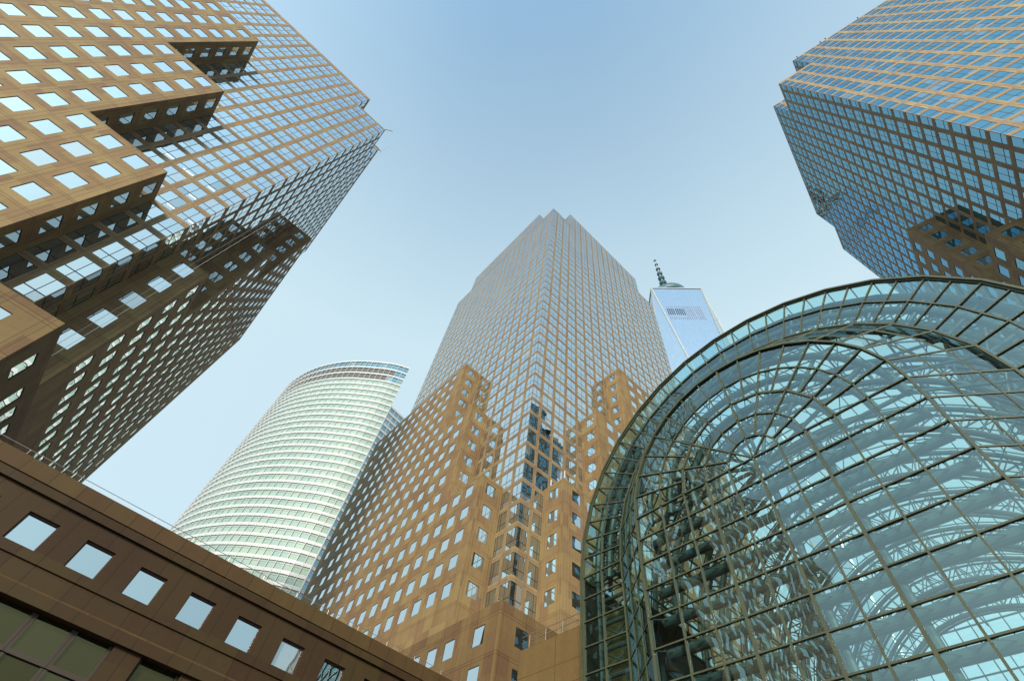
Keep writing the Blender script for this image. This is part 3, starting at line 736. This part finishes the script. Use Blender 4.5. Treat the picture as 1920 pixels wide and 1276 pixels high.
# louvre slots on the facet that faces the plaza: corner bc[0], top edge tc[3]-tc[0]
fa, fb_, fc = tc[3], tc[0], bc[0]
nf = (fb_ - fa).cross(fc - fa).normalized(); nf = nf if nf.dot(EYE - fa) > 0 else -nf
ex = (fb_ - fa).normalized(); dn = nf.cross(ex); dn = dn if dn.z < 0 else -dn; sl = -dn.z
M['slot'] = plain_mat('dark_slot', (0.02, 0.03, 0.06), 0.5, 0.0, 0.1, 1.0); M['slot2'] = plain_mat('rusty_slot', (0.16, 0.10, 0.12), 0.6, 0.0, 0.1, 1.0)
def slot(x, z0, z1, wd, mat):
    mb = MB(); o = fa + ex * (x - wd / 2) + dn * ((417 - z1) / sl) + nf * 0.05
    mb.box(o, ex * wd, dn * ((z1 - z0) / sl), nf * 0.1); wt.part('louvre_slot', mb, mat)
few = MB()
for gi, (x0, n) in enumerate(((6.8, 4), (13.4, 5), (21.0, 5), (29.3, 4))):
    for kx in range(n):
        x = x0 + kx * 1.55
        if gi < 2:
            slot(x, 359.5, 371.5, 0.85, M['slot'])
            zs = (375.5, 355.5, 353.0)
        else: zs = tuple(376 - 2.6 * q_ for q_ in range(10))
        for z in zs:
            mb = MB(); o = fa + ex * (x - .25) + dn * ((417 - z) / sl) + nf * 0.05; few.box(o, ex * 0.5, dn * 1.2, nf * 0.1)
o = wt.part('louvre_slot', few, M['slot2']); o['kind'] = 'stuff'
# communications ring and spire
M['ring'] = plain_mat('dark_teal_steel', (0.05, 0.10, 0.12), 0.4, 0.3, 0.2, 0.4)
def lathe(mb, c, prof, n=48):
    for (r0, z0), (r1, z1) in zip(prof, prof[1:]):
        for i in range(n):
            a, b = 2*pi*i/n, 2*pi*(i+1)/n
            mb.poly([(c.x + r0*cos(a), c.y + r0*sin(a), z0), (c.x + r0*cos(b), c.y + r0*sin(b), z0), (c.x + r1*cos(b), c.y + r1*sin(b), z1), (c.x + r1*cos(a), c.y + r1*sin(a), z1)])
rg = MB(); lathe(rg, C0, [(16.2, 428), (18.8, 428), (19.4, 431), (19.0, 435), (16.4, 435.4), (16.2, 428)]); wt.part('communications_ring', rg, M['ring'])
rg = MB(); lathe(rg, C0, [(15.6, 418), (17.0, 418), (17.4, 427.8), (15.6, 427.8), (15.6, 418)]); wt.part('ring_base', rg, M['louvre'])
spm = MB(); spc = Vector((224.9, 86.0, 0)); lathe(spm, spc, [(1.3, 417), (1.1, 450), (0.9, 490), (0.6, 520), (0.45, 532), (0.05, 543)], 16); wt.part('spire', spm, M['steel'], True)
for z, r in ((470.5, 3.7), (482, 3.4), (493.5, 2.9), (505.5, 2.4), (518, 1.8), (530, 1.5)):
    b = MB(); lathe(b, spc, [(0.6, z - r*.75), (r*.62, z - r*.72), (r, z - r*.25), (r, z + r*.25), (r*.62, z + r*.72), (0.5, z + r*.75)], 20); wt.part('spire_ring', b, M['ring'])

# ------------------------------------------------------------------ vaulted glass hall
gh = Thing('glass_hall', 'green framed vaulted glass hall with a fan shaped front, bottom right', 'glass hall', (48, HCY, 0))
M['pane'] = clear_glass('hall_glass')
M['roofpane'] = clear_glass('hall_roof_glass', tint=(0.92, 0.99, 0.98), f0=0.05)
M['mull'] = plain_mat('weathered_green_steel', (0.046, 0.052, 0.026), 0.55, 0.0, 0.45, 1.6)
M['truss'] = plain_mat('grey_painted_steel', (0.048, 0.058, 0.057), 0.5, 0.0, 0.12, 1.0)
M['inner'] = stone_mat('hall_side_wall', (0.022, 0.02, 0.015), (0.0,), (0.0,), width=0.01, cells=1.0)
def hp(x, r, deg): a = radians(deg); return Vector((x, HCY - r * HS * cos(a), HCZ + r * HS * sin(a)))
R = [1.40, 2.80, 4.25, 5.80, 7.55]
def mid(a, b): return (a + b) / 2
panes_ = []; mul = MB(); heavy = MB()
def pane(pts): panes_.append(pts)
def mb_(a, b, wd=0.075, dp=0.14, tgt=None): (tgt or mul).bar(a + Vector((-.02, 0, 0)), b + Vector((-.02, 0, 0)), wd, dp, up=Vector((1, 0, 0)))
# nodes on the front plane
def node(ri, h):      # h in units of 11.25 deg; rings 0..2 have nodes only at even h
    if ri <= 2 and h % 2: return mid(hp(HX2, R[ri], (h - 1) * 11.25), hp(HX2, R[ri], (h + 1) * 11.25))
    return hp(HX2, R[ri], h * 11.25)
ctr = Vector((HX2, HCY, HCZ))
for h in range(0, 16, 4): pane([ctr, node(0, h), node(0, h + 2), node(0, h + 4)])
for h in range(0, 17, 4): mb_(ctr, node(0, h))
for ri in range(4):
    st_ = 2 if ri < 2 else 1
    for h in range(0, 16, st_):
        pane([node(ri, h), node(ri + 1, h), node(ri + 1, h + st_), node(ri, h + st_)])
    for h in range(0, 17, st_): mb_(node(ri, h), node(ri + 1, h), 0.085 if h != 8 else 0.13)
for ri in range(5):
    for h in range(16): mb_(node(ri, h), node(ri, h + 1), 0.15 if ri == 2 else 0.09, tgt=heavy if ri == 4 else None)
# below the springing
ys = [HCY - r * HS for r in R[::-1]] + [HCY] + [HCY + r * HS for r in R]
cell = 1.43 * HS
zs = [HCZ]
while zs[-1] > cell: zs.append(zs[-1] - cell)
zs.append(0.0)
for i in range(10):
    for k2 in range(len(zs) - 1):
        pane([Vector((HX2, ys[i], zs[k2 + 1])), Vector((HX2, ys[i + 1], zs[k2 + 1])), Vector((HX2, ys[i + 1], zs[k2])), Vector((HX2, ys[i], zs[k2]))])
for i, y in enumerate(ys):
    mb_(Vector((HX2, y, 0)), Vector((HX2, y, HCZ)), 0.15 if i in (3, 7) else (0.13 if i == 5 else 0.09), tgt=heavy if i in (0, 10) else None)
for z in zs[1:-1]: mb_(Vector((HX2, ys[0], z)), Vector((HX2, ys[-1], z)), 0.08, 0.13)
# heavy rim round the front
rimpts = [Vector((HX2, ys[0], 0))] + [hp(HX2, R[4], h * 11.25) for h in range(17)] + [Vector((HX2, ys[-1], 0))]
rim_ = MB()
for a, b in zip(rimpts, rimpts[1:]):
    for dx, rr, t_ in ((-0.10, 0.10, 0.11), (0.10, 0.10, 0.11)):
        o1 = Vector((dx, 0, 0)); rim_.bar(a + o1, b + o1, 0.12, 0.13, up=Vector((1, 0, 0)))
# funnel between front rim and ring plane, 3 panes deep
RI, RM, RO = 10.80, 12.43, 14.02
fun = MB()
def fn(h, s_): return hp(HX2 + (HX1 - HX2) * s_ / 3, R[4] + (RI - R[4]) * s_ / 3, h * 11.25)
for h in range(16):
    for s_ in range(3):
        pane([fn(h, s_), fn(h, s_ + 1), fn(h + 1, s_ + 1), fn(h + 1, s_)])
for h in range(17):
    for s_ in range(3): fun.bar(fn(h, s_), fn(h, s_ + 1), 0.07, 0.10)
    if h < 16:
        for s_ in (1, 2): fun.bar(fn(h, s_), fn(h + 1, s_), 0.07, 0.092)
def fz(side, s_, z):
    r = R[4] + (RI - R[4]) * s_ / 3; return Vector((HX2 + (HX1 - HX2) * s_ / 3, HCY + side * r * HS, z))
for side in (-1, 1):
    for s_ in range(3):
        for k2 in range(len(zs) - 1): pane([fz(side, s_, zs[k2]), fz(side, s_ + 1, zs[k2]), fz(side, s_ + 1, zs[k2 + 1]), fz(side, s_, zs[k2 + 1])])
    for z in zs[1:-1]: fun.bar(fz(side, 0, z), fz(side, 3, z), 0.07, 0.092)
    for s_ in (1, 2, 3): fun.bar(fz(side, s_, 0), fz(side, s_, HCZ), 0.07, 0.10)
# ring wall
def rn(r, h):         # h in 5.625 deg steps, odd ones on the chords
    if h % 2: return mid(hp(HX1, r, (h - 1) * 5.625), hp(HX1, r, (h + 1) * 5.625))
    return hp(HX1, r, h * 5.625)
ringm = MB()
for r0, r1 in ((RI, RM), (RM, RO)):
    for h in range(32): pane([rn(r0, h), rn(r1, h), rn(r1, h + 1), rn(r0, h + 1)])
for h in range(33): mb_(rn(RI, h), rn(RO, h), 0.08, 0.14, ringm)
for r, wd in ((RI, 0.12), (RM, 0.09), (RO, 0.16)):
    for h in range(32): mb_(rn(r, h), rn(r, h + 1), wd, 0.16, ringm)
    for side in (-1, 1): mb_(Vector((HX1, HCY + side * r * HS, 0)), Vector((HX1, HCY + side * r * HS, HCZ)), wd, 0.16, ringm)
for side in (-1, 1):
    for r0, r1 in ((RI, RM), (RM, RO)):
        for k2 in range(len(zs) - 1):
            a, b = HCY + side * r0 * HS, HCY + side * r1 * HS
            pane([Vector((HX1, a, zs[k2 + 1])), Vector((HX1, b, zs[k2 + 1])), Vector((HX1, b, zs[k2])), Vector((HX1, a, zs[k2]))])
    for z in zs[1:-1]: mb_(Vector((HX1, HCY + side * RI * HS, z)), Vector((HX1, HCY + side * RO * HS, z)), 0.08, 0.14, ringm)
# vault behind the ring
XE = 78.0
vr = MB(); vm = MB(); xs = [HX1 + 1.65 * i for i in range(int((XE - HX1) / 1.65) + 1)]
for h in range(32):
    for i in range(len(xs) - 1):
        a, b = hp(xs[i], RO, h * 5.625), hp(xs[i], RO, (h + 1) * 5.625); c, d = hp(xs[i + 1], RO, (h + 1) * 5.625), hp(xs[i + 1], RO, h * 5.625)
        vr.poly([a, b, c, d], None, jit(0.006))
for h in range(33): vm.bar(hp(xs[0], RO, h * 5.625), hp(xs[-1], RO, h * 5.625), 0.08, 0.14)
for x in xs:
    for h in range(32): vm.bar(hp(x, RO, h * 5.625), hp(x, RO, (h + 1) * 5.625), 0.07, 0.12, up=Vector((1, 0, 0)))
# coping of the outer edge
edge = MB(); ep = [Vector((HX1, HCY - RO * HS, 0))] + [hp(HX1, RO, h * 11.25) for h in range(17)] + [Vector((HX1, HCY + RO * HS, 0))]
for a, b in zip(ep, ep[1:]):
    out = ((a + b) / 2 - Vector((HX1, HCY, HCZ))); out.x = 0
    if (a + b).z / 2 < HCZ: out.z = 0
    out.normalize()
    for dx, do in ((-0.16, 0.10), (0.10, 0.14)):
        o1 = Vector((dx, 0, 0)) + out * do; edge.bar(a + o1, b + o1, 0.13, 0.13, up=Vector((1, 0, 0)))
# trussed ribs inside the vault
def rib(x, r1, r0, nseg, t1=0.13, t0=0.13, wb=0.055):
    mb = MB()
    outer = [hp(x, r1, h * 180 / nseg) for h in range(nseg + 1)]; inner = [hp(x, r0, h * 180 / nseg) for h in range(nseg + 1)]
    mb.path(outer, t1, 8); mb.path(inner, t0, 8)
    for h in range(nseg + 1):
        mb.tube(outer[h], inner[h], wb, 6)
        if h < nseg: mb.tube(outer[h], inner[h + 1], wb, 6) if h % 2 else mb.tube(inner[h], outer[h + 1], wb, 6)
    return mb
xr = HX1 + 1.5; nr = 0
ribx = []
while xr < XE - 1: ribx.append(xr); xr += 6.6
for x in ribx:
    mb = rib(x, RO - 0.45, RO - 2.15, 32, 0.22, 0.26, 0.07)
    rib2 = rib(x + 0.9, RO - 0.45, RO - 2.15, 32, 0.12, 0.14, 0.05)
    mb.v, n0 = mb.v, len(mb.v)
    for f in rib2.f: mb.f.append(tuple(i + n0 for i in f))
    mb.v += rib2.v; mb.uv += rib2.uv; mb.lean += rib2.lean
    # legs down to the floor
    for s_ in (-1, 1):
        mb.tube(Vector((x, HCY + s_ * (RO - .35) * HS, 0)), Vector((x, HCY + s_ * (RO - .35) * HS, HCZ)), 0.2, 8)
    gh.part('arched_rib', mb, M['truss'], True)
lg = MB()
for h in range(0, 17, 2):
    rr = RO - 2.15 if h % 4 == 0 else RO - .5
    lg.tube(hp(HX1 + .6, rr, h * 11.25), hp(XE - 1, rr, h * 11.25), 0.085, 8)
for i in range(len(ribx) - 1):
    for h in range(0, 16):
        a, b = (h, h + 1) if (i + h) % 2 else (h + 1, h)
        lg.tube(hp(ribx[i], RO - .5, a * 11.25), hp(ribx[i + 1], RO - .5, b * 11.25), 0.045, 6)
gh.part('longitudinal_brace', lg, M['truss'], True)
# space frame behind the front wall: a fat tube behind every row and ring, zigzag webs back to the mullions
sf = MB(); DX = 0.95
for z in zs[1:-1]:
    sf.tube(Vector((HX2 + DX, ys[0] + .3, z + .05)), Vector((HX2 + DX, ys[-1] - .3, z + .05)), 0.26, 12)
    for i in range(10):
        a, b = ys[i], ys[i + 1]
        sf.tube(Vector((HX2 + .08, a, z)), Vector((HX2 + DX, (a + b) / 2, z + .05)), 0.035, 6); sf.tube(Vector((HX2 + .08, b, z)), Vector((HX2 + DX, (a + b) / 2, z + .05)), 0.035, 6)
for y in (ys[3], ys[5], ys[7]):
    sf.tube(Vector((HX2 + DX + .3, y, 0)), Vector((HX2 + DX + .3, y, HCZ + .5)), 0.2, 10)
gh.part('front_space_frame', sf, M['truss'], True)
af = MB()
for r in (R[1] - .1, R[2] - .05, R[3] - .05, R[4] - .35):
    pts_ = [hp(HX2 + DX, r, h * 11.25) for h in range(17)]; af.path(pts_, 0.24, 10)
    for h in range(16):
        af.tube(hp(HX2 + .08, r, h * 11.25), hp(HX2 + DX, r, (h + .5) * 11.25), 0.035, 6); af.tube(hp(HX2 + .08, r, (h + 1) * 11.25), hp(HX2 + DX, r, (h + .5) * 11.25), 0.035, 6)
for h in range(0, 17, 2): af.tube(hp(HX2 + DX, .3, h * 11.25), hp(HX2 + DX, R[4] - .35, h * 11.25), 0.12, 8)
for r in (RI + .2, RM + .1, RO - .5):
    af.path([hp(HX1 + 1.0, r, h * 11.25) for h in range(17)], 0.28, 10)
for h in range(16):
    af.tube(hp(HX1 + 1.0, RI + .2, h * 11.25), hp(HX1 + 1.0, RO - .5, (h + 1) * 11.25), 0.06, 6); af.tube(hp(HX1 + 1.0, RI + .2, (h + 1) * 11.25), hp(HX1 + 1.0, RO - .5, h * 11.25), 0.06, 6)
for h in range(17):
    af.tube(hp(HX1 + 1.0, RI + .2, h * 11.25), hp(HX1 + 1.0, RO - .5, h * 11.25), 0.14, 8)
    af.tube(hp(HX2 + DX, R[4] - .35, h * 11.25), hp(HX1 + 1.0, RI + .2, h * 11.25), 0.10, 8)
for side in (-1, 1):
    for k2, z in enumerate(zs[1:-1]):
        a = Vector((HX1 + 1.0, HCY + side * (RI + .2) * HS, z)); b = Vector((HX1 + 1.0, HCY + side * (RO - .5) * HS, z))
        af.tube(a, b, 0.14, 8); af.tube(a, b - Z * cell, 0.06, 6); af.tube(b, a - Z * cell, 0.06, 6)
    for r in (RI + .2, RO - .5): af.tube(Vector((HX1 + 1, HCY + side * r * HS, 0)), Vector((HX1 + 1, HCY + side * r * HS, HCZ)), 0.16, 8)
gh.part('arched_space_frame', af, M['truss'], True)
# side walls of the hall and east end
swm = MB()
for side in (-1, 1):
    y = HCY + side * (RO + 0.1) * HS
    for i in range(len(xs) - 1):
        swm.poly([Vector((xs[i], y, 0)), Vector((xs[i + 1], y, 0)), Vector((xs[i + 1], y, HCZ)), Vector((xs[i], y, HCZ))], [(xs[i] / 3, 0), (xs[i + 1] / 3, 0), (xs[i + 1] / 3, HCZ / 3), (xs[i] / 3, HCZ / 3)])
gh.part('side_wall', swm, M['inner'])
ew = MB(); em = MB()
for h in range(32): ew.poly([Vector((XE, HCY, HCZ)), hp(XE, RO, h * 5.625), hp(XE, RO, (h + 1) * 5.625)])
ew.poly([Vector((XE, HCY - RO * HS, 0)), Vector((XE, HCY + RO * HS, 0)), Vector((XE, HCY + RO * HS, HCZ)), Vector((XE, HCY - RO * HS, HCZ))])
for i in range(-9, 10):
    y = HCY + i * 1.65; hh = sqrt(max(0, (RO * HS) ** 2 - (i * 1.65) ** 2)); em.bar(Vector((XE - .1, y, 0)), Vector((XE - .1, y, HCZ + hh)), 0.12, 0.2, up=Vector((1, 0, 0)))
for kz in range(24):
    z = kz * 1.65; hw = RO * HS if z < HCZ else sqrt(max(0, (RO * HS) ** 2 - (z - HCZ) ** 2)); em.bar(Vector((XE - .1, HCY - hw, z)), Vector((XE - .1, HCY + hw, z)), 0.12, 0.2, up=Vector((1, 0, 0)))
gh.part('end_glazing', ew, M['roofpane']); gh.part('end_mullion', em, M['mull'])
gh.part('roof_glazing', vr, M['roofpane']); gh.part('roof_mullion', vm, M['mull'])
gh.part('front_mullion', mul, M['mull']); gh.part('front_edge', heavy, M['mull']); gh.part('front_rim', rim_, M['mull'])
gh.part('splayed_mullion', fun, M['mull']); gh.part('arch_mullion', ringm, M['mull']); gh.part('arch_coping', edge, M['mull'])
sized = sorted(((shown(p), i) for i, p in enumerate(panes_)), reverse=True)
big = set(i for a, i in sized[:100]); rest = MB()
for i, p in enumerate(panes_):
    n = (p[1] - p[0]).cross(p[2] - p[0])
    if n.dot(EYE - p[0]) < 0: p = p[::-1]
    if i in big:
        mb = MB(); mb.poly(p, None, jit(0.012)); c = sum(p, Vector()) / len(p); gh.own('glass_pane', mb, M['pane'], tuple(c))
    else: rest.poly(p, None, jit(0.012))
o = gh.part('glass_pane', rest, M['pane']); o['kind'] = 'stuff'

# ------------------------------------------------------------------ small fittings on the towers
P3 = lambda T, p: tuple(p)
cb = MB()
for (x, y) in ((-16.9, 47.3), (-16.2, 47.0)):
    cb.tube(Vector((x, y, 8)), Vector((x, y, 125.6)), 0.02, 6)
LT.part('hoist_cable', cb, M['white'], label='pair of thin white hoist cables down the shaded side')
def davit(T, base, out, h=1.6, reach=2.2, r=0.09):
    mb = MB(); b = Vector(base); o = Vector(out).normalized()
    mb.path([b, b + Z * h, b + Z * (h + .3) + o * reach * .5, b + Z * (h + .1) + o * reach], r, 8)
    mb.box(b - Vector((.2, .2, .05)), Vector((.4, 0, 0)), Vector((0, .4, 0)), Z * .4)
    T.part('davit_arm', mb, M['dark_metal'])
davit(LT, (-20.3, 44.9, 124.4), (1, -.6, 0)); davit(LT, (-20.2, 49.6, 124.4), (1, 0.1, 0))
for a, b in ((1.4, 1.6), (1.2, 5.2)): davit(RT, RT.q(a, b, 160.8), (-.6, .5, 0), 2.0, 0.9, 0.08)
for b in (10.5, 17.0, 18.4, 27.0, 36.0):
    mb = MB(); o = RT.q(0.1, b, 174.4); mb.box(o, Vector((.5, 0, 0)), Vector((0, .5, 0)), Z * .35); mb.tube(o + Vector((.2, .2, .3)), o + Vector((-.5, .2, .5)), .12, 8, cap=True)
    RT.part('floodlight', mb, M['dark_metal'])
pl = MB()
for p, h in (((40.95, 43.6), 2.2), ((41.2, 40.9), 2.6)):
    b = Vector((p[0], p[1], 53.1)); pl.tube(b, b + Z * h, 0.12, 8, cap=True); 
    pl.tube(b + Z * (h - .6), b + Vector((1.4, 0, 0)), 0.05, 6)
CT.part('roof_pole', pl, M['white'], label='two white poles on the right hand terrace')
